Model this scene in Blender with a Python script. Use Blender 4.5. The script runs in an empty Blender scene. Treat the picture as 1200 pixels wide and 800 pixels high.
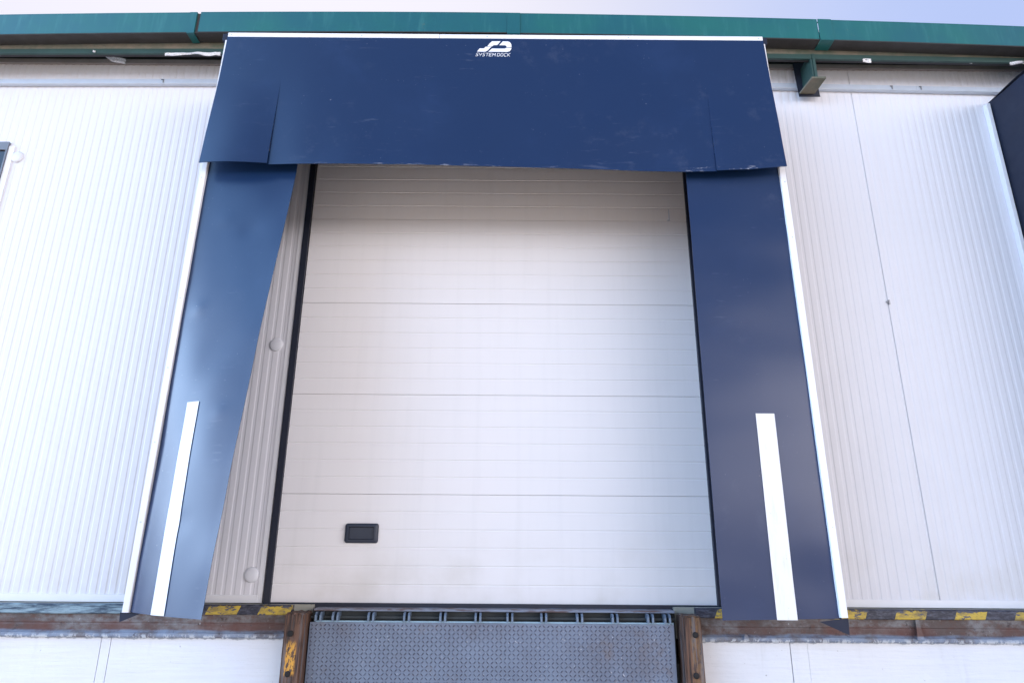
import bpy, bmesh, math, random
from mathutils import Vector, Matrix, noise
random.seed(7)
scn = bpy.context.scene
COL = scn.collection
R = math.radians

# ------------------------------------------------------------------ objects
def tag(o, label=None, cat=None, group=None, kind=None):
    if label: o['label'] = label
    if cat: o['category'] = cat
    if group: o['group'] = group
    if kind: o['kind'] = kind
    return o

def root(name, loc, label, cat, group=None):
    o = bpy.data.objects.new(name, None); COL.objects.link(o)
    o.location = loc; o.empty_display_size = .1
    return tag(o, label, cat, group)

def top_of(o):
    while o.parent: o = o.parent
    return o

class MB:
    """collects shapes, all in world coordinates"""
    def __init__(s): s.v = []; s.f = []; s.smooth = []
    def add(s, vs, fs, sm=False):
        b = len(s.v); s.v += [tuple(v) for v in vs]
        s.f += [tuple(b + i for i in f) for f in fs]; s.smooth += [sm] * len(fs)
        return s
    def box(s, x0, x1, y0, y1, z0, z1, bev=0.0):
        if bev <= 0:
            vs = [(x, y, z) for x in (x0, x1) for y in (y0, y1) for z in (z0, z1)]
            s.add(vs, [(0,1,3,2),(4,6,7,5),(0,4,5,1),(2,3,7,6),(0,2,6,4),(1,5,7,3)])
        else:
            bm = bmesh.new(); bmesh.ops.create_cube(bm, size=1)
            for v in bm.verts:
                v.co = Vector(((x0+x1)/2 + v.co.x*(x1-x0), (y0+y1)/2 + v.co.y*(y1-y0), (z0+z1)/2 + v.co.z*(z1-z0)))
            bmesh.ops.bevel(bm, geom=bm.edges[:], offset=bev, segments=2, profile=.6, affect='EDGES')
            s.bm(bm)
        return s
    def bm(s, bm, sm=False):
        bm.verts.ensure_lookup_table(); bm.verts.index_update()
        s.add([v.co[:] for v in bm.verts], [[v.index for v in f.verts] for f in bm.faces], sm); bm.free()
        return s
    def prism(s, pts, y0, y1):
        """polygon in (x,z), extruded y0..y1"""
        n = len(pts)
        vs = [(x, y0, z) for x, z in pts] + [(x, y1, z) for x, z in pts]
        s.add(vs, [tuple(range(n)), tuple(range(2*n-1, n-1, -1))] + [(i, (i+1) % n + 0, (i+1) % n + n, i + n) for i in range(n)])
        return s
    def disc(s, x, z, r, y0, y1, n=20, dome=0.0):
        vs = []; rings = 5 if dome else 1
        vs += [(x + r*math.cos(a), y1, z + r*math.sin(a)) for a in [2*math.pi*k/n for k in range(n)]]
        for j in range(rings):
            t = (j/ rings) * math.pi/2
            rr = r*math.cos(t) if dome else r
            yy = y0 - dome*math.sin(t)
            vs += [(x + rr*math.cos(a), yy, z + rr*math.sin(a)) for a in [2*math.pi*k/n for k in range(n)]]
        vs.append((x, y0 - dome, z)); c = len(vs)-1
        fs = []
        for j in range(rings):
            for k in range(n):
                fs.append((j*n+k, j*n+(k+1) % n, (j+1)*n+(k+1) % n, (j+1)*n+k))
        for k in range(n): fs.append((rings*n+k, rings*n+(k+1) % n, c))
        s.add(vs, fs, bool(dome)); return s
    def grid(s, P, nu, nv, thick=None, sm=True):
        """P(i,j) -> point; thick = function of point giving back offset vector"""
        A = [P(i, j) for j in range(nv+1) for i in range(nu+1)]
        W = nu+1
        fs = [(j*W+i, j*W+i+1, (j+1)*W+i+1, (j+1)*W+i) for j in range(nv) for i in range(nu)]
        s.add(A, fs, sm)
        if thick:
            B = [(p[0]+thick[0], p[1]+thick[1], p[2]+thick[2]) for p in A]
            s.add(B, [tuple(reversed(f)) for f in fs], sm)
            n = len(A); b = len(s.v) - 2*n
            ed = [(i, i+1) for i in range(nu)] + [(nv*W+i, nv*W+i+1) for i in range(nu)] \
               + [(j*W, (j+1)*W) for j in range(nv)] + [(j*W+nu, (j+1)*W+nu) for j in range(nv)]
            for p, q in ed:
                s.f.append((b+p, b+q, b+n+q, b+n+p)); s.smooth.append(False)
        return s
    def build(s, name, mat, parent=None, loc=None, fixn=True):
        off = Vector((0, 0, 0))
        if parent is not None: off = top_of(parent).location
        elif loc is not None: off = Vector(loc)
        me = bpy.data.meshes.new(name)
        me.from_pydata([(v[0]-off.x, v[1]-off.y, v[2]-off.z) for v in s.v], [], s.f)
        me.polygons.foreach_set('use_smooth', s.smooth)
        if fixn:
            bm = bmesh.new(); bm.from_mesh(me); bmesh.ops.recalc_face_normals(bm, faces=bm.faces)
            if any(s.smooth):
                for e in bm.edges:
                    if len(e.link_faces) == 2 and e.calc_face_angle(0) > .9: e.smooth = False
            bm.to_mesh(me); bm.free()
        me.update(); me.materials.append(mat)
        o = bpy.data.objects.new(name, me); COL.objects.link(o)
        if parent is not None: o.parent = parent
        elif loc is not None: o.location = loc
        return o

# ------------------------------------------------------------------ materials
class N:
    def __init__(s, name):
        s.m = bpy.data.materials.new(name); s.m.use_nodes = True
        s.t = s.m.node_tree; s.b = s.t.nodes['Principled BSDF']
        s._g = None
    def n(s, ty, ins=None, **kw):
        d = s.t.nodes.new(ty)
        for k, v in kw.items(): setattr(d, k, v)
        if ins:
            for k, v in ins.items():
                if isinstance(v, bpy.types.NodeSocket): s.t.links.new(v, d.inputs[k])
                else: d.inputs[k].default_value = v
        return d
    def geo(s):                        # world position: things here never move, copies share the wall's grain
        if not s._g: s._g = s.n('ShaderNodeNewGeometry').outputs['Position']
        return s._g
    def sc(s, x, y, z):
        return s.n('ShaderNodeVectorMath', {0: s.geo(), 1: (x, y, z)}, operation='MULTIPLY').outputs[0]
    def noise(s, scale=5, det=4, rough=.55, vec=None, dist=0):
        return s.n('ShaderNodeTexNoise', {'Vector': vec or s.geo(), 'Scale': scale, 'Detail': det, 'Roughness': rough, 'Distortion': dist}).outputs['Fac']
    def math(s, op, a, b=0.0, c=0.0, clamp=False):
        return s.n('ShaderNodeMath', {0: a, 1: b, 2: c}, operation=op, use_clamp=clamp).outputs[0]
    def ramp(s, fac, a, b, lo=0.0, hi=1.0, smooth=True):
        return s.n('ShaderNodeMapRange', {0: fac, 1: a, 2: b, 3: lo, 4: hi}, interpolation_type='SMOOTHSTEP' if smooth else 'LINEAR').outputs[0]
    def mix(s, f, a, b):
        d = s.n('ShaderNodeMix', data_type='RGBA')
        for i, v in ((0, f), (6, a), (7, b)):
            if isinstance(v, bpy.types.NodeSocket): s.t.links.new(v, d.inputs[i])
            else: d.inputs[i].default_value = v if i == 0 else (*v, 1)
        return d.outputs[2]
    def xyz(s):
        return s.n('ShaderNodeSeparateXYZ', {0: s.geo()}).outputs
    def set(s, **kw):
        for k, v in kw.items():
            k = {'base': 'Base Color', 'rough': 'Roughness', 'metal': 'Metallic', 'spec': 'Specular IOR Level', 'coat': 'Coat Weight', 'coatr': 'Coat Roughness'}[k]
            if isinstance(v, bpy.types.NodeSocket): s.t.links.new(v, s.b.inputs[k])
            elif k == 'Base Color': s.b.inputs[k].default_value = (*v, 1)
            else: s.b.inputs[k].default_value = v
        return s
    def bump(s, h, strength=.3, dist=.01):
        o = s.n('ShaderNodeBump', {'Height': h, 'Strength': strength, 'Distance': dist}).outputs[0]
        s.t.links.new(o, s.b.inputs['Normal']); return s

def simple(name, col, rough=.5, metal=0, var=.12, scale=8, spec=.5, bump=0):
    k = N(name); f = k.noise(scale, 5)
    k.set(base=k.mix(f, tuple(c*(1-var) for c in col), tuple(min(1, c*(1+var)) for c in col)), metal=metal, spec=spec,
          rough=k.ramp(k.noise(scale*2.3, 4), .3, .7, max(.05, rough-.06), rough+.06))
    if bump: k.bump(k.noise(scale*6, 5), bump, .004)
    return k.m

# white coated sheet steel: nearly clean, rain streaks and a little dust near its foot
def white_sheet(name, col=(.80, .815, .85), rough=.38):
    k = N(name)
    st = k.noise(1, 5, .6, vec=k.sc(16, 16, .8))
    z = k.xyz()[2]
    dust = k.math('MULTIPLY', k.ramp(z, .5, .0, 0, .5), k.ramp(k.noise(3, 5), .4, .75))
    c = k.mix(k.ramp(st, .45, .8, 0, .16), col, (.62, .62, .62))
    c = k.mix(k.ramp(k.noise(1.1, 3), .3, .75, 0, .12), c, (.70, .73, .79))
    c = k.mix(dust, c, (.60, .57, .52))
    sp = k.noise(160, 2, .5)
    c = k.mix(k.ramp(sp, .74, .78, 0, .35), c, (.35, .33, .3))
    k.set(base=c, rough=k.ramp(k.noise(7, 4), .3, .7, rough-.05, rough+.08), spec=.5)
    k.bump(k.noise(1.6, 2, .4), .12, .03)
    return k.m
M = {}
M['wall'] = white_sheet('white_wall_sheet', (.745, .745, .785), .5)
M['door'] = white_sheet('white_door_sheet', (.82, .80, .805), .5)
M['trim'] = simple('white_aluminium', (.80, .81, .84), .35, 0, .05, 9)
M['pvc_h'] = None
def pvc(name, base, rough, scuff=.25):
    k = N(name)
    wear = k.ramp(k.noise(2.2, 6, .62, dist=.4), .5, .8, 0, scuff)
    scr = k.math('MULTIPLY', k.ramp(k.noise(1, 6, .6, vec=k.sc(5, 5, 30)), .60, .70), k.ramp(k.noise(2.0, 3), .5, .62))
    x, y, z = k.xyz()
    c = k.mix(wear, base, tuple(min(1, b*1.6 + .012) for b in base))
    c = k.mix(k.math('MULTIPLY', scr, .10), c, (.30, .33, .42))
    fl = k.ramp(k.noise(70, 3, .6), .70, .75, 0, .4)
    c = k.mix(k.math('MULTIPLY', fl, k.ramp(k.noise(3.3, 3), .48, .62)), c, (.38, .40, .46))
    hem = k.math('MULTIPLY', k.math('MULTIPLY', k.math('MULTIPLY', k.ramp(z, 2.456, 2.438), k.math('GREATER_THAN', z, 2.405)), k.math('LESS_THAN', y, -.645)), k.ramp(k.noise(1, 5, .7, vec=k.sc(7, 7, 40)), .57, .66))
    c = k.mix(k.math('MULTIPLY', hem, .75), c, (.42, .43, .48))
    rub = k.math('MULTIPLY', k.ramp(k.noise(1.3, 3), .46, .64), k.ramp(k.noise(1, 6, .7, vec=k.sc(9, 9, 9)), .52, .72))
    c = k.mix(k.math('MULTIPLY', rub, .07), c, (.20, .22, .28))
    k.set(base=c, rough=k.ramp(k.noise(3, 5), .3, .7, rough-.04, rough+.07), spec=.15, coat=.8, coatr=.25)
    k.bump(k.math('ADD', k.math('MULTIPLY', k.noise(1.1, 2), 1.0), k.math('MULTIPLY', k.noise(420, 2), .012)), .07, .05)
    return k.m
M['pvc'] = pvc('navy_pvc_sheet', (.004, .023, .080), .55)
M['tarp'] = simple('black_tarpaulin', (.014, .019, .038), .6, 0, .25, 5, .3, .25)
k = N('white_tape')
c = k.mix(k.ramp(k.noise(1, 6, .65, vec=k.sc(30, 30, 5)), .50, .72, 0, .35), (.78, .78, .81), (.52, .51, .52))
c = k.mix(k.ramp(k.noise(60, 4, .7), .64, .72, 0, .5), c, (.35, .34, .36))
k.set(base=c, rough=.45); M['tape'] = k.m
M['print'] = simple('white_print', (.84, .85, .88), .5, 0, .04, 40)
M['rubber'] = simple('black_rubber', (.014, .018, .034), .5, 0, .2, 20)
M['gutter'] = None
k = N('green_painted_steel')
st = k.noise(1, 5, .6, vec=k.sc(22, 4, 3))
c = k.mix(k.ramp(k.noise(2.2, 4), .3, .7), (.008, .100, .125), (.010, .125, .120))
c = k.mix(k.ramp(st, .5, .8, 0, .45), c, (.045, .20, .20))
c = k.mix(k.ramp(k.noise(9, 6, .7), .64, .74, 0, .5), c, (.10, .13, .09))
k.set(base=c, rough=.42); k.bump(k.noise(3, 3), .1, .02); M['gutter'] = k.m
k = N('dirty_primer_steel')
c = k.mix(k.ramp(k.noise(6, 6, .65), .35, .65), (.20, .17, .125), (.11, .12, .085))
c = k.mix(k.ramp(k.noise(4, 5), .55, .7, 0, .8), c, (.04, .085, .05)); k.set(base=c, rough=.7); M['primer'] = k.m
M['dkgreen'] = simple('dark_green_steel', (.022, .060, .052), .55, 0, .35, 7)
M['undergutter'] = simple('dark_gutter_underside', (.045, .042, .042), .7, 0, .4, 6)  # near-black colour for the gutter's underside and the joint sleeve
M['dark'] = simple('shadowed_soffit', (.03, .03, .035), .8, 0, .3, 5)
M['grey'] = simple('dusty_grey_flashing', (.26, .235, .23), .6, 0, .35, 7)
M['foil'] = simple('bright_foil_gap_light', (.86, .88, .92), .3, .2, .1, 40, .6, .5)
M['zinc'] = simple('galvanised_rail', (.56, .62, .70), .38, .35, .12, 12)
M['glass'] = simple('dark_window_glass', (.012, .012, .02), .12, 0, .1, 4)
M['greyframe'] = simple('grey_window_frame', (.16, .18, .22), .45, 0, .1, 9)
M['handle'] = simple('dark_blue_plastic', (.022, .030, .052), .42, 0, .15, 30)
M['bolt_recess_disc'] = simple('black_bolt_recess', (.012, .011, .012), .6, .3, .3, 60)
M['capw'] = simple('white_plastic_cap', (.72, .73, .77), .4, 0, .05, 30)
M['steelcap'] = simple('small_steel_screw', (.30, .31, .33), .4, .8, .1, 60)

# painted masonry under the dock
k = N('white_painted_masonry')
x, y, z = k.xyz()
c = k.mix(k.ramp(k.noise(1.3, 4), .35, .75, 0, .6), (.74, .745, .77), (.63, .66, .73))
c = k.mix(k.ramp(k.noise(1, 6, .6, vec=k.sc(14, 14, 1.3)), .56, .8, 0, .3), c, (.48, .47, .46))
c = k.mix(k.ramp(k.noise(34, 5, .6), .68, .73, 0, .7), c, (.30, .28, .27))
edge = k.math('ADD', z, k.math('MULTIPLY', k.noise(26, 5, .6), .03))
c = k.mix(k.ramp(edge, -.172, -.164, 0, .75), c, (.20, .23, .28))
k.set(base=c, rough=.55)
k.bump(k.math('ADD', k.noise(5, 6, .6), k.math('MULTIPLY', k.noise(1, 4, .5, vec=k.sc(3, 3, 40)), .5)), .55, .018); M['masonry'] = k.m

# rusty dock edge channel: grime, rust and worn blue-grey paint
k = N('rusty_channel')
x, y, z = k.xyz()
big = k.noise(1, 6, .65, vec=k.sc(5, 6, 8)); fine = k.noise(1, 6, .72, vec=k.sc(26, 22, 34))
c = k.mix(k.ramp(big, .40, .62), (.085, .062, .058), (.20, .195, .20))
c = k.mix(k.ramp(fine, .45, .68, 0, .75), c, (.120, .066, .052))
zz = k.math('ADD', z, k.math('MULTIPLY', k.math('SUBTRACT', k.noise(4, 5), .5), .035))
mid = k.math('MULTIPLY', k.ramp(zz, -.088, -.100), k.ramp(zz, -.152, -.140))
c = k.mix(k.math('MULTIPLY', mid, k.ramp(k.noise(3.1, 4), .44, .60, .1, .75)), c, (.125, .055, .045))
lowm = k.ramp(zz, -.132, -.146)
c = k.mix(k.math('MULTIPLY', lowm, k.ramp(k.noise(7, 6, .7), .33, .6, .15, 1)), c, (.22, .27, .36))
drip = k.math('MULTIPLY', k.ramp(z, -.150, -.178), k.ramp(k.noise(1, 6, .65, vec=k.sc(40, 6, 22)), .50, .58))
c = k.mix(drip, c, (.60, .63, .67))
c = k.mix(k.ramp(k.noise(45, 4, .7), .66, .72, 0, .8), c, (.42, .42, .44))
c = k.mix(k.ramp(k.noise(11, 6, .7), .60, .68, 0, .8), c, (.030, .024, .026))
k.set(base=c, rough=k.ramp(fine, .3, .7, .5, .85)); k.bump(k.math('ADD', k.noise(30, 6, .7), big), .6, .006); M['rust'] = k.m

# top flange, black and yellow hazard paint, scraped
k = N('hazard_painted_flange')
x, y, z = k.xyz()
sl = k.math('ADD', x, k.math('MULTIPLY', k.math('ADD', z, .03), -.45))
w = k.noise(1, 6, .7, vec=k.sc(26, 26, 70))
# right of the leveler: bands .333 m apart; left of it .295 m apart
pr = k.math('MODULO', k.math('ADD', sl, -2.186), .333); inr = k.math('MULTIPLY', k.math('LESS_THAN', pr, .170), k.math('GREATER_THAN', sl, 2.3))
pl = k.math('ADD', sl, .309); inl = k.math('MULTIPLY', k.math('LESS_THAN', k.math('MODULO', pl, .29), .175), k.math('MULTIPLY', k.math('GREATER_THAN', pl, 0), k.math('LESS_THAN', sl, .17)))
yel = k.math('MAXIMUM', inr, inl)
topw = k.ramp(z, -.016, -.034, .2, 1)
yel = k.math('MULTIPLY', yel, k.math('MULTIPLY', k.ramp(w, .60, .54), k.ramp(k.math('ADD', z, k.math('MULTIPLY', k.math('SUBTRACT', w, .5), .10)), -.010, -.016)))
c = k.mix(k.ramp(w, .40, .68, 0, .8), (.016, .018, .034), (.10, .11, .15))
lf = k.ramp(x, -.42, -.55)
worn = k.mix(k.ramp(k.noise(1, 6, .7, vec=k.sc(5, 8, 40)), .38, .60), (.02, .045, .08), (.25, .36, .42))
worn = k.mix(k.ramp(k.noise(1, 5, .6, vec=k.sc(2.2, 3, 20)), .60, .68, 0, .8), worn, (.45, .33, .10))
c = k.mix(lf, c, worn)
c = k.mix(yel, c, k.mix(k.ramp(k.noise(1, 5, .65, vec=k.sc(14, 14, 40)), .42, .66), (.54, .38, .05), (.24, .18, .06)))
c = k.mix(k.ramp(k.noise(38, 5, .7), .64, .72, 0, .55), c, (.07, .045, .04))
k.set(base=c, rough=.55); k.bump(w, .5, .004); M['hazard'] = k.m

# timber bumpers
k = N('weathered_bumper_timber')
x, y, z = k.xyz()
g = k.noise(1, 6, .6, vec=k.sc(75, 75, 4), dist=.3)
c = k.mix(k.ramp(g, .36, .62), (.030, .018, .016), (.150, .078, .050))
c = k.mix(k.ramp(k.noise(1, 5, .6, vec=k.sc(40, 40, 2.2)), .50, .64, 0, .85), c, (.15, .135, .14))
c = k.mix(k.ramp(k.noise(1, 6, .7, vec=k.sc(30, 30, 7)), .60, .68, 0, .7), c, (.03, .02, .022))
front = k.math('LESS_THAN', y, -.205)
left = k.math('MULTIPLY', k.ramp(x, .178, .190), k.ramp(x, .242, .232))
lp = k.math('MULTIPLY', left, k.math('MULTIPLY', k.ramp(z, -.345, -.325), k.ramp(z, -.160, -.20)))
rp = k.math('MULTIPLY', k.ramp(x, 2.33, 2.345), k.ramp(x, 2.40, 2.385))
rp = k.math('MULTIPLY', rp, .12)
m = k.math('MULTIPLY', k.math('MAXIMUM', lp, rp), k.ramp(k.noise(1, 6, .7, vec=k.sc(70, 70, 26)), .44, .52))
c = k.mix(k.math('MULTIPLY', m, front), c, (.66, .33, .05))
k.set(base=c, rough=.75); k.bump(k.math('ADD', g, k.math('MULTIPLY', k.noise(40, 5), .4)), .9, .009); M['timber'] = k.m

# worn tread plate
k = N('worn_tread_plate')
f = k.noise(1, 5, .6, vec=k.sc(4, 4, 4))
c = k.mix(k.ramp(f, .35, .68), (.105, .125, .180), (.165, .195, .265))
c = k.mix(k.ramp(k.noise(7, 6, .7), .56, .70, 0, .6), c, (.14, .10, .085))
c = k.mix(k.ramp(k.noise(55, 3, .6), .68, .72, 0, .9), c, (.62, .62, .66))
c = k.mix(k.ramp(k.noise(23, 4, .6), .68, .74, 0, .5), c, (.04, .04, .05))
x, y, z = k.xyz()
c = k.mix(k.math('MULTIPLY', k.math('LESS_THAN', y, -.1368), k.ramp(k.noise(12, 5, .6), .35, .6, .2, .9)), c, (.075, .070, .105))  # lozenge tops darkened, ground lightened below: relief shading put into the colour
c = k.mix(k.math('MULTIPLY', k.ramp(y, -.1358, -.1350), k.ramp(k.noise(3, 5, .6), .3, .65, .75, .35)), c, (.21, .265, .36))
dirt = k.math('MULTIPLY', k.ramp(k.noise(2.6, 6, .65, dist=.4), .50, .68), k.ramp(k.noise(14, 5, .7), .38, .6))
c = k.mix(k.math('MULTIPLY', dirt, .3), c, (.13, .10, .095))
k.set(base=c, rough=k.ramp(f, .3, .7, .36, .5), metal=.35); k.bump(k.noise(90, 3), .2, .002); M['tread'] = k.m
M['lipedge'] = simple('pale_blue_steel', (.26, .40, .50), .45, .2, .25, 25)
M['hinge'] = simple('blue_grey_hinge_steel', (.16, .22, .31), .45, .4, .35, 35)
M['pit'] = simple('dark_pit_steel', (.035, .042, .045), .7, .1, .5, 9)
k = N('rusty_sill'); c = k.mix(k.ramp(k.noise(1, 6, .7, vec=k.sc(7, 20, 60)), .4, .6), (.10, .065, .065), (.20, .24, .32)); k.set(base=c, rough=.6); M['sill'] = k.m
k = N('dock_concrete'); c = k.mix(k.noise(4, 6, .6), (.24, .25, .22), (.40, .38, .32)); k.set(base=c, rough=.8); k.bump(k.noise(30, 5), .4, .01); M['concrete'] = k.m
k = N('yard_concrete')
c = k.mix(k.ramp(k.noise(.35, 6, .6), .3, .7), (.47, .38, .295), (.56, .455, .36))
c = k.mix(k.ramp(k.noise(6, 6, .7), .55, .75, 0, .5), c, (.2, .18, .16)); k.set(base=c, rough=.85); k.bump(k.noise(25, 6), .4, .01); M['ground'] = k.m
M['roof'] = simple('roof_sheet', (.3, .32, .33), .5, .2, .1, 3)

# ------------------------------------------------------------------ setting
MB().add([(-120,-160,-1.3),(120,-160,-1.3),(120,160,-1.3),(-120,160,-1.3)], [(0,1,2,3)]).build('ground', M['ground'])['kind'] = 'structure'

# ------------------------------------------------------------------ the warehouse wall
wh = root('warehouse', (1.28, 0, -1.3), 'white warehouse clad in vertical micro ribbed metal sheets above a painted plinth', 'warehouse')
RX0, RX1 = -7.0, 10.5
def cut(segs, lo, hi):
    return segs
def wall_panel(x0, x1, z0, z1):
    """vertical sheet with shallow ribs every 55.5 mm, joint groove at each side"""
    pts = []
    pitch = .0555; d = .0020
    n0 = math.floor(x0/pitch); xs = []
    x = x0 + .004
    pts.append((x0, .012)); pts.append((x0+.0035, 0))
    k = n0
    while k*pitch < x1 + pitch:
        c = k*pitch
        for dx, dy in ((-.013, 0), (-.007, d), (.007, d), (.013, 0)):
            xx = c + dx
            if x0+.006 < xx < x1-.006: pts.append((xx, dy))
        k += 1
    pts.append((x1-.0035, 0)); pts.append((x1, .012))
    m = MB(); n = len(pts)
    steps = 8
    vs = []
    for j in range(steps+1):
        z = z0 + (z1-z0)*j/steps
        for px, py in pts:
            b = .0022*noise.noise(Vector((px*1.7, 3.1, z*1.1))) if 0 < j < steps else 0
            vs.append((px, py+b, z))
    fs = [(j*n+i, j*n+i+1, (j+1)*n+i+1, (j+1)*n+i) for j in range(steps) for i in range(n-1)]
    m.add(vs, fs)
    m.add([(x0, .012, z0), (x1, .012, z0), (x1, .05, z0), (x0, .05, z0), (x0, .012, z1), (x1, .012, z1), (x1, .05, z1), (x0, .05, z1)],
          [(0,3,2,1), (4,5,6,7), (3,7,6,2), (0,4,7,3), (1,2,6,5)])
    return m
DX0, DX1, DZ = -.072, 2.625, 3.08           # door opening
joints = [-7.25, -6.14, -5.03, -3.92, -2.81, -.60, DX0-.0001, 2.729] + [3.839 + 1.11*k for k in range(0, 7)]
ZW0, ZW1 = .036, 3.700
for a, b in zip(joints[:-1], joints[1:]):
    pieces = []
    if b <= DX0 or a >= DX1: pieces.append((a, b, ZW0, ZW1))
    else:
        if a < DX0: pieces.append((a, DX0, ZW0, ZW1))
        if b > DX1: pieces.append((DX1, b, ZW0, ZW1))
        pieces.append((max(a, DX0), min(b, DX1), DZ, ZW1))
    for p in pieces: wall_panel(*p).build('wall_panel', M['wall'], wh, fixn=True)
X0, X1 = joints[0], joints[-1]
MB().box(X0, DX0, -.010, .004, .000, .040).build('base_flashing', M['trim'], wh)
MB().box(DX1, X1, -.010, .004, .000, .040).build('base_flashing', M['trim'], wh)
# grey dusty flashing over the top edge of the sheets
MB().box(X0, X1, -.022, .05, 3.692, 3.727).build('top_flashing', M['grey'], wh)
# body behind, never open to the sky
MB().box(X0, X1, .055, 14, 3.60, 3.70).build('ceiling_slab', M['dark'], wh)
MB().box(X0, X0+.2, .055, 14, -1.3, 3.6).build('end_wall', M['wall'], wh)
MB().box(X1-.2, X1, .055, 14, -1.3, 3.6).build('end_wall', M['wall'], wh)
MB().box(X0, X1, 14, 14.2, -1.3, 3.7).build('back_wall', M['wall'], wh)
MB().box(X0-.2, X1+.2, -.12, 14.3, 3.93, 3.95).build('roof', M['roof'], wh)
MB().box(X0, X1, .12, .2, 3.70, 3.93).build('parapet_backing', M['dark'], wh)
MB().box(X0, X1, .01, .05, 3.7275, 3.855).build('gap_shade_strip', M['dark'], wh)  # dark strip stands in for the shade in the gap above the flashing
# white corner trim beside the door, both sides
MB().box(DX0-.004, -.046, -.008, .05, .0, DZ).build('jamb_trim', M['trim'], wh)
MB().box(2.598, DX1+.004, -.008, .05, .0, DZ).build('jamb_trim', M['trim'], wh)
# dock plinth
def plinth(x0, x1):
    m = MB()
    m.box(x0, x1, -.062, .30, -1.3, -.170)
    return m
plinth(X0, -.892).build('plinth_block', M['masonry'], wh)
plinth(-.888, -.838).build('plinth_block', M['masonry'], wh)
plinth(-.834, .122).build('plinth_block', M['masonry'], wh)
plinth(2.438, 2.922).build('plinth_block', M['masonry'], wh)
plinth(2.927, 3.02).build('plinth_block', M['masonry'], wh)
plinth(3.0215, X1).build('plinth_block', M['masonry'], wh)
# slab edge under the door and the pit behind the lip
MB().box(X0, .262, -.055, 3, -.165, -.004).build('floor_slab', M['concrete'], wh)
MB().box(2.298, X1, -.055, 3, -.165, -.004).build('floor_slab', M['concrete'], wh)
MB().box(.262, 2.298, -.02, 3, -.30, -.032).build('pit_front', M['pit'], wh)
MB().box(.128, 2.432, .0, .3, -1.3, -.302).build('pit_wall', M['pit'], wh)

# the screw caps on the sheets
for cx, cz in ((-.140, 1.54), (-.124, .15), (-2.118, 2.905)):
    MB().disc(cx, cz, .043, -.005, .0, 28, .011).build('screw_cap', M['capw'], wh)
# little metal clip stuck in the joint right of the shelter
MB().box(3.826, 3.842, -.010, .0, 1.86, 1.868).box(3.838, 3.846, -.014, .0, 1.845, 1.875).build('joint_clip', M['steelcap'], wh)
# dark window at the far left
wn = MB()
wn.box(-3.6, -2.192, -.018, .0, 2.955, 3.019); wn.box(-3.6, -2.192, -.018, .0, 2.0, 2.05)
wn.box(-3.6, -3.55, -.018, .0, 2.05, 2.955); wn.box(-2.202, -2.192, -.018, .0, 2.05, 2.955)
wo = wn.build('window', M['greyframe'], wh); wo['label'] = 'dark window in a grey frame near the left edge'
MB().box(-3.55, -2.202, -.006, -.001, 2.05, 2.955).build('pane', M['glass'], wo)
MB().box(-2.190, -2.150, -.010, .0, 1.98, 2.99).build('trim_strip', M['trim'], wo)

# ------------------------------------------------------------------ eaves
def sag(x): return -.0045*(x-1.0)**2 - (.003*(x-1.0) if x > 1 else 0)
def beam(m, x0, x1, y0, y1, z0, z1, dz=0.0, n=10, q=1.0):
    """long box that follows the slight sag of the eaves"""
    vs = []; xs = [x0 + (x1-x0)*i/n for i in range(n+1)]
    for x in xs:
        s = q*sag(max(-3, min(5.5, x))) + dz
        vs += [(x, y0, z0+s), (x, y1, z0+s), (x, y1, z1+s), (x, y0, z1+s)]
    fs = [(0,1,2,3), tuple(4*n+i for i in (3,2,1,0))]
    for i in range(n):
        a = 4*i
        for k in range(4): fs.append((a+k, a+4+k, a+4+(k+1) % 4, a+(k+1) % 4))
    m.add(vs, fs); return m
gut = root('rain_gutter', (1.37, -.25, 3.73), 'dark green box gutter running along the top of the white wall', 'gutter')
secs = [(-6.9, -.862), (-.838, 1.33), (1.405, 3.502), (3.516, 9.2)]
for i, (a, b) in enumerate(secs):
    m = MB(); dz = (0, .003, 0, -.002)[i]
    beam(m, a, b, -.300, -.290, 3.740, 3.902, dz)          # face
    beam(m, a, b, -.300, -.272, 3.9025, 3.910, dz)          # rolled lip
    m.build('gutter_section', M['gutter'], gut)
    m = MB(); beam(m, a, b, -.299, -.203, 3.734, 3.7395, dz); m.build('gutter_bottom', M['undergutter'], gut)
MB().box(-.8615, -.8385, -.292, -.21, 3.722, 3.890).build('sleeve', M['undergutter'], gut)
for a, b in ((-.912, -.8625), (1.322, 1.412), (3.506, 3.60)):
    m = MB(); beam(m, a, b, -.305, -.3005, 3.731, 3.908); beam(m, a, b, -.305, -.205, 3.7275, 3.7325)
    m.build('joint_strap', M['gutter'], gut)
eb = root('eave_beam', (1.37, -.17, 3.63), 'grimy tan and green steel beam tucked under the gutter', 'beam')
m = MB(); beam(m, -6.9, 9.2, -.196, -.186, 3.676, 3.733, 0, 24, .45); m.build('web', M['primer'], eb)
m = MB(); beam(m, -6.9, 9.2, -.202, -.186, 3.637, 3.6755, 0, 24, .45); m.build('lower_flange', M['dkgreen'], eb)
m = MB(); beam(m, -6.9, 9.2, -.1855, -.165, 3.6375, 3.645, 0, 24, .45); m.build('flange_underside_shade', M['dark'], eb)  # shade of the beam's underside, put in as a separate dark part
m = MB(); beam(m, -6.9, 9.2, -.185, .11, 3.86, 3.87, 0, 24); m.build('soffit', M['dark'], eb)

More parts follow.
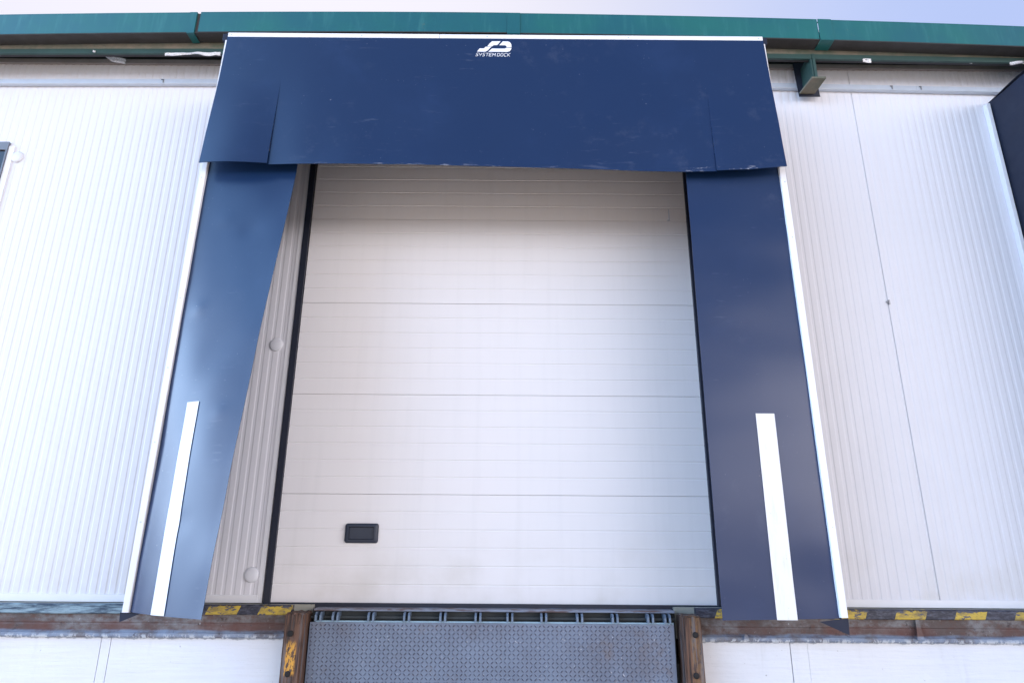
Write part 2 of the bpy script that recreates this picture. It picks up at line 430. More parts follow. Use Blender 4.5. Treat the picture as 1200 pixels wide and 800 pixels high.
def foil(name, pts, w, label, group=None):
    """crumpled strip through points (x,y,z)"""
    m = MB(); n = 26; P = [Vector(p) for p in pts]
    def at(t):
        f = t*(len(P)-1); i = min(int(f), len(P)-2); return P[i].lerp(P[i+1], f-i)
    def g(i, j):
        t = i/n; c = at(t); ww = w*(.65+.5*noise.noise(c*9+Vector((3, 0, 0))))
        return (c.x + .004*noise.noise(c*30), c.y - .012*noise.noise(c*22) - .008*(j % 2), c.z + ww*(j/3-.5) + .006*noise.noise(c*14+Vector((0, j, 0))))
    m.grid(g, n, 3, (0, .0015, 0)); o = m.build(name, M['foil'], None, loc=pts[0]); return tag(o, label, 'foil scrap', group)
foil('foil_gap_light', [(-1.09, -.21, 3.606), (-.92, -.214, 3.612), (-.70, -.21, 3.618)], .024, 'bright crumpled strip standing in for daylight through the gap under the gutter, touching the upper left corner of the dock shelter')  # white strip stands in for sky showing through the eave gap
foil('foil_gap_light', [(-1.60, -.21, 3.628), (-1.57, -.17, 3.650), (-1.53, -.11, 3.652), (-1.47, -.05, 3.680)], .045, 'small curled foil scrap hanging alone under the gutter, left of the shelter')
foil('foil_gap_light', [(3.69, -.19, 3.632), (4.0, -.186, 3.628), (4.30, -.185, 3.618), (4.62, -.185, 3.610)], .008, 'long thin bright sliver standing in for daylight through the gap under the gutter, right of the green bracket')  # pale sliver in place of light leaking through the eave gap
foil('foil_gap_light', [(3.835, -.21, 3.606), (3.86, -.20, 3.612), (3.895, -.20, 3.606)], .030, 'tiny foil knot hanging under the gutter just right of the green bracket')
foil('foil_gap_light', [(4.87, -.21, 3.585), (4.97, -.20, 3.602), (5.10, -.20, 3.604)], .030, 'short foil scrap above the peak of the neighbouring black shelter at the right edge')

# galvanised rail on the wall
rl = root('wall_rail', (1.37, -.02, 3.49), 'thin galvanised rail fixed across the wall below the gutter', 'rail')
def railz(x): return -.010*max(0, -(x+.6))*.9 - .010*max(0, x-3.2)*1.6
def rail(x0, x1):
    m = MB(); n = 14; vs = []
    for i in range(n+1):
        x = x0+(x1-x0)*i/n; s = railz(max(-2.5, min(5.2, x)))
        for y, z in ((-.002, 3.510), (-.030, 3.510), (-.034, 3.514), (-.034, 3.550), (-.030, 3.554), (-.002, 3.554)):
            vs.append((x, y, z+s))
    fs = [tuple(range(6)), tuple(6*n+i for i in range(5, -1, -1))]
    for i in range(n):
        for q in range(6): fs.append((6*i+q, 6*i+6+q, 6*i+6+(q+1) % 6, 6*i+(q+1) % 6))
    return m.add(vs, fs)
for a, b in ((-6.8, 1.30), (1.302, 4.30), (4.302, 9.0)): rail(a, b).build('rail_length', M['zinc'], rl)
for x in (-1.18, 4.12, 4.33, 3.10):
    s = railz(x)
    MB().box(x, x+.005, -.040, -.034, 3.518+s, 3.545+s).box(x-.012, x+.005, -.0415, -.036, 3.539+s, 3.545+s).build('rail_clip', M['steelcap'], rl)

# green bracket through the wall
bk = root('eave_bracket', (3.46, -.1, 3.45), 'dark green steel bracket sticking out of the wall under the gutter, right of the shelter', 'bracket')
MB().prism([(3.418, 3.715), (3.432, 3.425), (3.585, 3.425), (3.580, 3.505), (3.50, 3.505), (3.50, 3.715)], -.0445, -.0425).build('cut_out_dark_plate', M['rubber'], bk)  # flat black plate stands in for the darkness of the wall opening
MB().box(3.468, 3.480, -.200, -.046, 3.462, 3.662).build('web', M['dkgreen'], bk)
MB().box(3.482, 3.500, -.206, -.046, 3.4625, 3.660).build('web', M['dkgreen'], bk)
m = MB(); m.add([(3.452, -.215, 3.447), (3.552, -.215, 3.447), (3.545, -.046, 3.447), (3.437, -.046, 3.447), (3.452, -.215, 3.459), (3.552, -.215, 3.459), (3.545, -.046, 3.459), (3.437, -.046, 3.459)],
      [(0,3,2,1), (4,5,6,7), (0,1,5,4), (1,2,6,5), (2,3,7,6), (3,0,4,7)]); m.build('foot_plate', M['primer'], bk)

# ------------------------------------------------------------------ sectional door
dr = root('sectional_door', (1.28, .02, 0), 'closed white sectional overhead door with horizontal ribs inside the dock shelter', 'door')
S = .61; W0, W1 = .0, 2.563
def door_section(z0, z1, k):
    prof = [(z0+.0006, .0022), (z0+.0018, .0)]
    for r in range(1, 6):
        c = z0 + S*r/6
        if c < z1-.02: prof += [(c-.007, 0), (c-.0025, .0018), (c+.0015, .0022), (c+.005, -.0008), (c+.012, 0)]
    prof += [(z1-.0018, .0), (z1-.0006, .0022)]
    m = MB(); n = len(prof); nx = 10; vs = []
    for i in range(nx+1):
        x = W0+(W1-W0)*i/nx
        for z, y in prof: vs.append((x, y + (.0016*noise.noise(Vector((x*1.3, k*2.1, z)))), z))
    fs = [(i*n+j, (i+1)*n+j, (i+1)*n+j+1, i*n+j+1) for i in range(nx) for j in range(n-1)]
    m.add(vs, fs)
    m.add([(W0, .006, z0+.0004), (W1, .006, z0+.0004), (W1, .05, z0+.0004), (W0, .05, z0+.0004), (W0, .006, z1-.0004), (W1, .006, z1-.0004), (W1, .05, z1-.0004), (W0, .05, z1-.0004)],
          [(0,3,2,1), (4,5,6,7), (3,7,6,2), (0,4,7,3), (1,2,6,5)])
    return m
secobj = []
for k in range(5):
    secobj.append(door_section(S*k, min(S*(k+1), 3.06), k).build('door_section', M['door'], dr))
# black rubber seal round the door, left leg leans slightly out at its top as the frame does
m = MB(); m.add([(-.034, -.022, -.026), (.002, -.022, -.026), (-.006, -.022, 3.08), (-.045, -.022, 3.08), (-.034, .04, -.026), (.002, .04, -.026), (-.006, .04, 3.08), (-.045, .04, 3.08)],
   [(0,1,2,3), (7,6,5,4), (0,4,5,1), (1,5,6,2), (2,6,7,3), (3,7,4,0)]); m.build('side_seal', M['rubber'], dr)
MB().box(2.557, 2.588, -.022, .04, -.026, 3.08, .003).build('side_seal', M['rubber'], dr)
MB().box(.003, 2.556, -.016, .045, -.028, .004, .003).build('bottom_seal', M['rubber'], dr)
MB().box(-.004, 2.556, -.016, .045, 3.062, 3.09).build('top_seal', M['rubber'], dr)
# pull handle: rounded bezel round a sunk cup
def rrect(x0, x1, z0, z1, r, n=5):
    pts = []
    for cx, cz, a0 in ((x1-r, z0+r, -90), (x1-r, z1-r, 0), (x0+r, z1-r, 90), (x0+r, z0+r, 180)):
        for i in range(n+1): a = R(a0+90*i/n); pts.append((cx+r*math.cos(a), cz+r*math.sin(a)))
    return pts
hx0, hx1, hz0, hz1 = .398, .594, .329, .441
hm = MB(); rings = [(rrect(hx0, hx1, hz0, hz1, .014), -.001), (rrect(hx0+.002, hx1-.002, hz0+.002, hz1-.002, .014), -.018), (rrect(hx0+.006, hx1-.006, hz0+.006, hz1-.006, .012), -.021),
   (rrect(hx0+.022, hx1-.022, hz0+.019, hz1-.019, .006), -.021), (rrect(hx0+.026, hx1-.026, hz0+.023, hz1-.023, .005), -.003)]
n = len(rings[0][0]); vs = [(x, y, z) for pts, y in rings for x, z in pts]
hm.add(vs, [(r*n+i, r*n+(i+1) % n, (r+1)*n+(i+1) % n, (r+1)*n+i) for r in range(4) for i in range(n)], True)
ho = hm.build('pull_handle', M['handle'], dr)
MB().prism(rings[4][0], -.004, -.0025).build('recess', M['handle'], ho)
MB().box(2.438, 2.442, -.006, .0, 2.450, 2.53).box(2.425, 2.442, -.006, .0, 2.444, 2.448).build('latch', M['zinc'], dr)

# ------------------------------------------------------------------ dock shelter
GRP = 'dock shelters along the warehouse wall'
sh = root('dock_shelter', (1.25, -.3, 0), 'navy blue dock shelter with white edges and wide header curtain round the central door', 'dock shelter', GRP)
YF = -.600
def xl(z): return -.500 + .018*(z/2.45) + .012*max(0, z-2.45)          # outer edges of the frame lean in a little
def xr(z): return 3.004 - .012*(z/2.45) - .022*max(0, z-2.45)
def leanbar(x_of, w, z0, z1, y0, y1, n=6):
    m = MB(); vs = []
    for i in range(n+1):
        z = z0+(z1-z0)*i/n; x = x_of(z)
        for dx, y in ((0, y1), (0, y0+.003), (math.copysign(.003, w), y0), (w-math.copysign(.003, w), y0), (w, y0+.003), (w, y1)): vs.append((x+dx, y, z))
    fs = [tuple(range(6)), tuple(6*n+i for i in range(5, -1, -1))]
    for i in range(n):
        for q in range(6): fs.append((6*i+q, 6*i+6+q, 6*i+6+(q+1) % 6, 6*i+(q+1) % 6))
    return m.add(vs, fs)
for f, w in ((xl, .034), (xr, -.036)):
    pr_ = leanbar(f, w, .000, 3.372, YF-.018, YF+.035).build('side_profile', M['trim'], sh)
    for z in (.42, .82, 1.22, 1.62, 2.02, 2.38):
        MB().disc(f(z)+w*.45, z, .004, YF-.0195, YF-.018, 10).build('screw', M['zinc'], pr_)
tp = MB().box(-.452, .895, YF-.018, YF+.035, 3.398, 3.431, .003).box(.8965, 2.957, YF-.018, YF+.035, 3.3985, 3.430, .003).build('top_profile', M['trim'], sh)
for x in (-.43, .4, 1.2, 2.1, 2.93): MB().disc(x, 3.414, .004, YF-.0195, YF-.018, 10).build('screw', M['zinc'], tp)
for x0, x1 in ((-.487, -.4545), (2.9595, 2.985)): MB().box(x0, x1, YF-.012, YF+.03, 3.375, 3.428, .004).build('corner_block', M['tarp'], sh)
# tarpaulin cheeks and roof of the box
for sx, f in ((1, xl), (-1, xr)):
    m = MB()
    def g(i, j, f=f, sx=sx):
        y = YF+.036 + (-.02-(YF+.036))*i/12; z = -.012+3.415*j/20
        b = .010*noise.noise(Vector((y*4, z*1.5, sx*5)))*math.sin(math.pi*i/12)
        return (f(0)*.0 + (f(z) + sx*.008)*1.0 + b + (i/12)*((-.497 if sx > 0 else 3.0)-f(z)), y, z)
    m.grid(g, 12, 20, (sx*.003, 0, 0)); m.build('side_tarp', M['tarp'], sh)
m = MB(); m.grid(lambda i, j: (-.487+3.472*i/24, YF+.036+(.56)*j/6, 3.409 + .010*noise.noise(Vector((i*.3, j*.4, 2)))*math.sin(math.pi*j/6)), 24, 6, (0, 0, .003)); m.build('top_tarp', M['tarp'], sh)
# rear profiles that fix the cheeks to the wall
for x0, x1 in ((-.528, -.501), (3.005, 3.030)):
    MB().box(x0, x1, -.040, -.001, .045, 3.385, .003).build('rear_profile', M['trim'], sh)
# loose black corner of the cheek under each side profile
MB().prism([(-.514, .000), (-.412, -.004), (-.509, -.044)], YF-.006, YF-.002).build('bottom_flap', M['tarp'], sh)
MB().prism([(2.868, -.020), (3.008, -.003), (3.004, -.078)], YF-.006, YF-.002).build('bottom_flap', M['tarp'], sh)

# left curtain: swings out towards the yard at its inner edge, more so further down
def th(z): return .47*(1-(max(0, min(2.45, z))/2.45)**1.8)
def lc(a, z, out=0.0):
    t = th(z); xo = -.470 + .018*(z/2.45)
    bow = .022*math.sin(math.pi*min(1, a/.53))*max(0, min(1, (2.45-z)/1.3)) + .028*max(0, (.7-z)/.7)**2*(a/.53)
    rip = .007*noise.noise(Vector((a*3, 1.5, z*1.6))) + .003*noise.noise(Vector((a*6, 4.5, z*4)))
    for da, dz_, dr, dh in ((.12, 1.55, .035, .004), (.33, 2.02, .05, -.004), (.17, 2.10, .04, .003), (.40, .95, .04, .003), (.30, .42, .05, -.003)):
        rip += dh*math.exp(-((a-da)**2*.6+(z-dz_)**2)/dr**2)
    q = bow+rip+out
    return (xo + a*math.cos(t) - q*math.sin(t), YF+.002 - a*math.sin(t) - q*math.cos(t), z)
m = MB(); NU, NV = 28, 90
def zb_l(a): return .002 - .012*a
m.grid(lambda i, j: lc(.534*i/NU, zb_l(.534*i/NU)+(2.58-zb_l(0))*j/NV), NU, NV, (0, .004, 0))
cl = m.build('side_curtain', M['pvc'], sh); cl['label'] = 'left side curtain with its lower inner corner swung outwards'
m = MB(); m.grid(lambda i, j: lc((.172+.030*(1-j/30)) + (.082+.016*(1-j/30))*i/4, .000+1.018*j/30 - (.0 if j else .0), .0035), 4, 30)
m.build('reflective_tape', M['tape'], cl)
# right curtain: nearly flat
def rc(a, z, out=0.0):
    x0 = 2.403 + .004*noise.noise(Vector((1, 7, z)))
    u = a/.566; x = x0 + a - .012*(z/2.45)*u
    q = .010*math.sin(math.pi*u)*math.sin(math.pi*max(0, min(1, z/2.5))) + .005*noise.noise(Vector((a*3, 8.5, z*1.6))) + .0022*noise.noise(Vector((a*2.2, 2.5, z*5.5)))
    low = .010*math.exp(-((u-.85)**2)/.03 - (z-.10)**2/.03)
    return (x, YF+.002 - q - out + low*.5, z)
m = MB(); m.grid(lambda i, j: rc(.566*i/NU, -.018+.012*(i/NU)+2.60*j/NV), NU, NV, (0, .004, 0))
cr = m.build('side_curtain', M['pvc'], sh); cr['label'] = 'right side curtain hanging flat'
m = MB(); m.grid(lambda i, j: rc(.262+.100*i/4, -.014+1.010*j/30, .0035), 4, 30); m.build('reflective_tape', M['tape'], cr)

# header curtain, one sheet slit at both ends
SL, SR = -.068, 2.562
ZT = 3.396
def hb(x):                                  # bottom edge height
    pts = [(-.458, 2.434), (-.074, 2.443), (.765, 2.441), (1.365, 2.438), (1.864, 2.430), (2.363, 2.418), (2.562, 2.419), (2.763, 2.427), (2.975, 2.451)]
    for (a, za), (b, zb) in zip(pts[:-1], pts[1:]):
        if x <= b: return za+(zb-za)*max(0, (x-a)/(b-a))
    return pts[-1][1]
def hy(x, t, side):
    """t 0 at top, 1 at the bottom; side -1 / 0 / 1 = left flap, main, right flap"""
    y = -.620 - .050*t**1.2
    s = max(0, (t-.36)/.64)                  # slits start 36% down
    y -= .010*t*math.sin((x+.5)*1.9)
    y += (.009*noise.noise(Vector((x*1.6, 3, t*2.2))) + .003*noise.noise(Vector((x*4.5, 9, t*3))))*t
    if side < 0:
        y -= .004*s + .026*s*math.sin(math.pi*min(1, (SL-x)/.39*.75))
    elif side > 0:
        y -= .007*s*math.exp(-((x-SR)/.25)**2)
    else:
        y += .008*s*math.exp(-((x-SL)/.22)**2) + .001*s
    return y
def hpt(x, t, side=0, out=0.0):
    return (x, hy(x, t, side)-out, ZT+(hb(x)-ZT)*t)
def side_of(x): return -1 if x < SL else (1 if x > SR else 0)
m = MB(); NT = 40
def strip(side, nu, thick=True):
    def g(i, j):
        t = 1-j/NT; u = i/nu
        xl_ = -.452 - .006*t; xr_ = 2.957 + .018*t
        sl = SL + .0*t; sr = SR
        a, b = {-1: (xl_, sl), 0: (sl, sr), 1: (sr, xr_)}[side]
        return hpt(a+(b-a)*u, t, side)
    m.grid(g, nu, NT)
strip(-1, 14); strip(0, 90); strip(1, 14)
hc = m.build('header_curtain', M['pvc'], sh, fixn=False)
bm = bmesh.new(); bm.from_mesh(hc.data); bmesh.ops.remove_doubles(bm, verts=bm.verts, dist=1e-5); bmesh.ops.recalc_face_normals(bm, faces=bm.faces)
if sum(fc.normal.y for fc in bm.faces) > 0: bmesh.ops.reverse_faces(bm, faces=bm.faces)
for fc in bm.faces: fc.smooth = True
bmesh.ops.solidify(bm, geom=bm.faces[:], thickness=.004)
for e in bm.edges:
    if len(e.link_faces) == 2 and e.calc_face_angle(0) > .8: e.smooth = False
bm.to_mesh(hc.data); bm.free()
# chafed pale hem of the header
# printed emblem and lettering in the header's top centre, drawn in units of 1/15 photo pixel
def lg(X, Y, out=.0022):
    x = 1.138 + (X-285)*(1.356-1.138)/607
    z = 3.373 + (Y-200)*(3.290-3.373)/188
    t = (ZT-z)/(ZT-hb(x))
    return (x, hy(x, t, 0)-out, z)
def poly(m, pts):
    m.add([lg(*p) for p in pts], [tuple(range(len(pts)))])
emb = MB()
poly(emb, [(465,290),(500,245),(545,200),(698,198),(640,268),(578,270),(545,292)])
poly(emb, [(285,388),(330,330),(405,328),(438,298),(538,297),(470,368),(432,388)])
poly(emb, [(675,270),(735,200),(825,200),(862,214),(886,250),(892,302),(808,304),(795,278),(768,270)])
poly(emb, [(485,388),(548,330),(770,330),(800,314),(891,313),(884,345),(860,374),(820,388)])
emb.build('emblem', M['print'], hc, fixn=False)
txt = MB()
def stroke(m, pts, w=7.5, top=414, h=52, x=0, wd=46, sl=.18):
    P = [(x + px*wd + (1-py)*h*sl, top+py*h) for px, py in pts]
    for (ax, ay), (bx, by) in zip(P[:-1], P[1:]):
        d = Vector((bx-ax, by-ay)); d.normalize(); nn = Vector((-d.y, d.x))*w/2; e = d*w*.45
        a = Vector((ax, ay))-e; b = Vector((bx, by))+e
        m.add([lg(*(a+nn)), lg(*(b+nn)), lg(*(b-nn)), lg(*(a-nn))], [(0, 1, 2, 3)])
G = {'S': [[(1,0),(.35,0),(.1,.22),(.2,.48),(.8,.52),(.9,.78),(.65,1),(0,1)]], 'Y': [[(0,0),(.1,.45),(.5,.55),(.9,.45),(1,0)],[(.5,.55),(.45,1)]],
     'T': [[(0,0),(1,0)],[(.5,0),(.5,1)]], 'E': [[(1,0),(.1,0),(0,.5),(0,1),(1,1)],[(0,.5),(.8,.5)]], 'M': [[(0,1),(0,0),(.6,.6),(1.2,0),(1.2,1)]],
     'D': [[(0,0),(.8,0),(1,.25),(1,.75),(.8,1),(0,1),(0,0)]], 'O': [[(.2,0),(.8,0),(1,.25),(1,.75),(.8,1),(.2,1),(0,.75),(0,.25),(.2,0)]],
     'C': [[(1,0),(.2,0),(0,.25),(0,.75),(.2,1),(1,1)]], 'K': [[(0,0),(0,1)],[(1,0),(.1,.5),(1,1)]]}
for word, xx0, step, wd in (('SYSTEM', 266, 58, 40), ('DOCK', 640, 60, 40)):
    for i, ch in enumerate(word):
        for s_ in G[ch]: stroke(txt, s_, x=xx0+i*step, wd=wd)
txt.build('lettering', M['print'], hc, fixn=False)

def copy_tree(o, parent=None):
    c = o.copy(); COL.objects.link(c)
    if parent is not None: c.parent = parent
    for ch in list(o.children): copy_tree(ch, c)
    return c
sh2 = copy_tree(sh)
sh2.location.x += 5.305
sh2['label'] = 'neighbouring dock shelter of which only the black side shows at the right edge'

# ------------------------------------------------------------------ dock edge channels
def channel(x0, x1, label, lift=0.0):
    r = root('dock_edge_channel', ((x0+x1)/2, -.08, -.17), label, 'steel channel', 'steel channels along the dock edge')
    m = MB(); n = max(4, int((x1-x0)/.25)); 
    prof = [(-.056, -.004), (-.094, -.004), (-.101, -.010), (-.102, -.050), (-.098, -.055), (-.056, -.055)]
    vs = []
    for i in range(n+1):
        x = x0+(x1-x0)*i/n
        for y, z in prof: vs.append((x, y + .002*noise.noise(Vector((x*3, 1, z*9))), z + .002*noise.noise(Vector((x*4, 5, 1)))))
    L = len(prof); fs = [tuple(range(L)), tuple(L*n+i for i in range(L-1, -1, -1))]
    for i in range(n):
        for q in range(L): fs.append((L*i+q, L*i+L+q, L*i+L+(q+1) % L, L*i+(q+1) % L))
    m.add(vs, fs); m.build('top_flange', M['hazard'], r)
    prof = [(-.056, -.0555), (-.082, -.0555), (-.080, -.098), (-.076, -.104), (-.078, -.112), (-.074, -.138), (-.082, -.146), (-.094, -.153), (-.096, -.168), (-.090, -.176), (-.0625, -.178), (-.056, -.178)]
    m = MB(); vs = []
    for i in range(n*3+1):
        x = x0+(x1-x0)*i/(n*3)
        for y, z in prof: vs.append((x, y + .003*noise.noise(Vector((x*5, 1, z*12))), z + (.004*noise.noise(Vector((x*9, 5, 1))) if z < -.15 else 0)))
    L = len(prof); fs = [tuple(range(L)), tuple(L*n*3+i for i in range(L-1, -1, -1))]
    for i in range(n*3):
        for q in range(L): fs.append((L*i+q, L*i+L+q, L*i+L+(q+1) % L, L*i+(q+1) % L))
    m.add(vs, fs); m.build('web', M['rust'], r)
    return r
ch1 = channel(X0, .158, 'rusty steel channel along the dock edge left of the tread plate')
ch2 = channel(2.408, X1, 'rusty steel channel along the dock edge right of the tread plate')
# gusset welded into the right-hand channel, small lug further left
m = MB(); m.add([(3.622, -.100, -.056), (3.640, -.100, -.056), (3.655, -.104, -.160), (3.615, -.104, -.160), (3.628, -.080, -.056), (3.634, -.080, -.056), (3.650, -.080, -.170), (3.620, -.080, -.170),],
   [(0,1,2,3), (7,6,5,4), (0,4,5,1), (1,5,6,2), (2,6,7,3), (3,7,4,0)]); m.build('gusset', M['rust'], ch2)
MB().prism([(2.655, -.166), (2.690, -.166), (2.682, -.142), (2.668, -.132)], -.106, -.094).build('lug', M['rust'], ch2)
for x, z in ((-.135, -.079), (-.235, -.080), (-.215, -.079)):
    MB().disc(x, z, .007, -.088, -.078, 10).build('rivet', M['rust'], ch1)

# ------------------------------------------------------------------ timber bumpers
def bumper(x0, x1, ty, label, holes):
    r = root('timber_bumper', ((x0+x1)/2, -.13, -1.0), label, 'bumper', 'timber bumpers beside the dock leveler')
    bm = bmesh.new(); bmesh.ops.create_cube(bm, size=1)
    for v in bm.verts: v.co = Vector(((x0+x1)/2+v.co.x*(x1-x0), (ty-.062)/2+v.co.y*(-.062-ty), -.52+v.co.z*.98))
    bmesh.ops.bevel(bm, geom=bm.edges[:], offset=.007, segments=2, affect='EDGES')
    bmesh.ops.subdivide_edges(bm, edges=[e for e in bm.edges if e.calc_length() > .5], cuts=60)
    bmesh.ops.subdivide_edges(bm, edges=[e for e in bm.edges if .06 < e.calc_length() < .5 and abs(e.verts[0].co.z-e.verts[1].co.z) < .01], cuts=4)
    for v in bm.verts:
        p = v.co
        v.co += Vector((.004*noise.noise(Vector((p.x*30, p.y*30, p.z*5))), .005*noise.noise(Vector((p.x*34+9, p.y*30, p.z*6))), .0))
        if p.z > -.045: v.co.z += .010*noise.noise(Vector((p.x*60, p.y*60, 3))) - .004
    m = MB(); m.bm(bm); m.build('timber', M['timber'], r)
    for x, z in holes: MB().disc(x, z, .0155, ty-.004, ty+.02, 14, .002).build('bolt_recess_disc', M['bolt_recess_disc'], r)  # black disc stands in for the dark recess of a bolt hole
    return r
YB = -.215
bumper(.162, .268, YB, 'dark weathered timber bumper with a streak of yellow paint, left of the tread plate', [(.200, -.135), (.206, -.330)])
bumper(2.303, 2.402, YB, 'orange brown cracked timber bumper right of the tread plate', [(2.365, -.128), (2.355, -.325)])

# ------------------------------------------------------------------ dock leveler
lv = root('dock_leveler', (1.27, -.13, -.5), 'blue grey steel dock leveler with a hinged tread plate lip hanging between two timber bumpers', 'dock leveler')
YL = -.135
MB().box(.285, 2.285, -.118, .5, -.030, -.017, .003).build('platform_edge', M['sill'], lv)
MB().box(.275, 2.290, -.075, -.03, -.5, -.032).build('front_plate', M['pit'], lv)
lipm = MB()
lx0, lx1, lz1, lz0 = .276, 2.272, -.085, -.52
lipm.box(lx0, lx1, YL, YL+.014, lz0, lz1, .002)
P = .0235; row = 0; z = lz1-.016
while z > lz0+.01:
    colm = 0; x = lx0+.014
    while x < lx1-.012:
        s = 1 if (row+colm) % 2 else -1
        c, d = math.cos(R(45)), math.sin(R(45))*s
        L_, w_ = .0118, .0038
        ux, uz = c, d; nx_, nz_ = -d, c
        jx = random.uniform(-.0006, .0006); cx = x+jx
        base = [(cx+ux*L_, z+uz*L_), (cx+nx_*w_, z+nz_*w_), (cx-ux*L_, z-uz*L_), (cx-nx_*w_, z-nz_*w_)]
        topq = [(cx+ux*L_*.55, z+uz*L_*.55), (cx+nx_*w_*.35, z+nz_*w_*.35), (cx-ux*L_*.55, z-uz*L_*.55), (cx-nx_*w_*.35, z-nz_*w_*.35)]
        vs = [(a, YL+.0004, b) for a, b in base] + [(a, YL-.0036, b) for a, b in topq]
        lipm.add(vs, [(4,5,6,7), (0,1,5,4), (1,2,6,5), (2,3,7,6), (3,0,4,7)])
        x += P; colm += 1
    z -= P*.86; row += 1
lip = lipm.build('lip', M['tread'], lv)
MB().box(lx0+.03, lx1-.002, YL-.001, YL+.016, lz1+.0005, lz1+.008).build('lip_edge', M['lipedge'], lip)
for kx in (.322, .415, .610, .806, 1.004, 1.197, 1.372, 1.558, 1.755, 1.949, 2.143, 2.236):
    r_ = .5
    m = MB()
    for dx in (-.013, .013):
        # curved lug: a quarter ring standing on the lip's top edge
        pts = [(-.150, -.080), (-.150, -.050), (-.143, -.038), (-.130, -.033), (-.085, -.033), (-.085, -.05), (-.12, -.08)]
        L = len(pts); vs = [(kx+dx-.0055, y, zz) for y, zz in pts] + [(kx+dx+.0055, y, zz) for y, zz in pts]
        m.add(vs, [tuple(range(L)), tuple(range(2*L-1, L-1, -1))] + [(i, (i+1) % L, (i+1) % L+L, i+L) for i in range(L)])
    m.build('hinge_knuckle', M['hinge'], lv)
MB().box(.272, 2.288, -.112, -.100, -.068, -.056).build('hinge_pin', M['pit'], lv)

# ------------------------------------------------------------------ camera (fitted to the photo)
cam = bpy.data.cameras.new('camera'); co = bpy.data.objects.new('camera', cam); COL.objects.link(co)
r = Vector((0.99997308, -0.00227114, 0.00697654)); u = Vector((-0.00733642, -0.29854182, 0.95436836)); f = Vector((8.47e-05, 0.954393853, 0.298550442))
mt = Matrix((r, u, -f)).transposed().to_4x4(); mt.translation = Vector((1.37212536, -4.02220726, 0.31610128))
co.matrix_world = mt
cam.sensor_fit = 'HORIZONTAL'; cam.sensor_width = 36; cam.lens = 23.0174; cam.clip_start = .05; cam.clip_end = 1000
scn.camera = co

# ------------------------------------------------------------------ light
SUN_EL, SUN_AZ = 58, -32        # high sun behind the warehouse, a little to the left: the facade is in open shade, the yard is sunlit
d = Vector((math.sin(R(SUN_AZ))*math.cos(R(SUN_EL)), math.cos(R(SUN_AZ))*math.cos(R(SUN_EL)), math.sin(R(SUN_EL))))
sl = bpy.data.lights.new('sun', 'SUN'); so = bpy.data.objects.new('sun', sl); COL.objects.link(so)
sl.energy = 5.0; sl.angle = R(.6); sl.color = (1, .94, .86)
so.rotation_euler = d.to_track_quat('Z', 'Y').to_euler()
w = bpy.data.worlds.new('World'); scn.world = w; w.use_nodes = True
nt = w.node_tree; bg = nt.nodes['Background']
sky = nt.nodes.new('ShaderNodeTexSky'); sky.sky_type = 'NISHITA'; sky.sun_disc = False
sky.sun_elevation = R(SUN_EL); sky.sun_rotation = R(SUN_AZ); sky.air_density = 1.0; sky.dust_density = 2.5; sky.ozone_density = 1.0
tc = nt.nodes.new('ShaderNodeTexCoord')
mp = nt.nodes.new('ShaderNodeMapping'); mp.inputs['Scale'].default_value = (1.2, 1.2, 2.5)
no = nt.nodes.new('ShaderNodeTexNoise'); no.inputs['Scale'].default_value = 1.3; no.inputs['Detail'].default_value = 5
mr = nt.nodes.new('ShaderNodeMapRange'); mr.inputs[1].default_value = .3; mr.inputs[2].default_value = .75; mr.inputs[3].default_value = .78; mr.inputs[4].default_value = .97
mx = nt.nodes.new('ShaderNodeMix'); mx.data_type = 'RGBA'; pass
L = nt.links.new
L(tc.outputs['Generated'], mp.inputs[0]); L(mp.outputs[0], no.inputs['Vector']); L(no.outputs['Fac'], mr.inputs[0]); 
L(sky.outputs[0], mx.inputs[6])
# glow added low in the left sky, shaped to brighten the left curtain's reflection
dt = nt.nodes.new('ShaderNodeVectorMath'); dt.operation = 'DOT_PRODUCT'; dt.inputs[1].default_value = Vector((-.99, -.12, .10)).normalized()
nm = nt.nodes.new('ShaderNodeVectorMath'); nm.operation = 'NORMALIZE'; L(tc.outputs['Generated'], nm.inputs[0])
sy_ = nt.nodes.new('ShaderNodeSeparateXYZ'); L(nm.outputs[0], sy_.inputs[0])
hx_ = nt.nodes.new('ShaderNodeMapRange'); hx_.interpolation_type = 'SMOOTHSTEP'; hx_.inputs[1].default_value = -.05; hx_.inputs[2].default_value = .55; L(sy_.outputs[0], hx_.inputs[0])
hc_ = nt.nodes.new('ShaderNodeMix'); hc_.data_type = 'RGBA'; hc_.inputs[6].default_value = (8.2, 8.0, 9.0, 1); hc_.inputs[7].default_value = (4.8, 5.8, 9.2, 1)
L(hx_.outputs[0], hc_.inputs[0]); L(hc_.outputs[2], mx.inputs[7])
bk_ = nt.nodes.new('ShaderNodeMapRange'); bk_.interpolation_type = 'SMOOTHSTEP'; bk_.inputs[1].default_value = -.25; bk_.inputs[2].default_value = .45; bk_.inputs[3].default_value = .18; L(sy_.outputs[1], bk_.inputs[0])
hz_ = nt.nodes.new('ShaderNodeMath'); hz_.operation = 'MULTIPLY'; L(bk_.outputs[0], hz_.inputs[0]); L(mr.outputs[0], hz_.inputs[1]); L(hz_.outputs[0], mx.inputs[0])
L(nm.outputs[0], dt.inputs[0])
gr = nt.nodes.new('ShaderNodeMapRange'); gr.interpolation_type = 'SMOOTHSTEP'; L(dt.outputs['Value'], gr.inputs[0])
for i_, v_ in ((1, .895), (2, 1.0), (3, 0), (4, 1)): gr.inputs[i_].default_value = v_
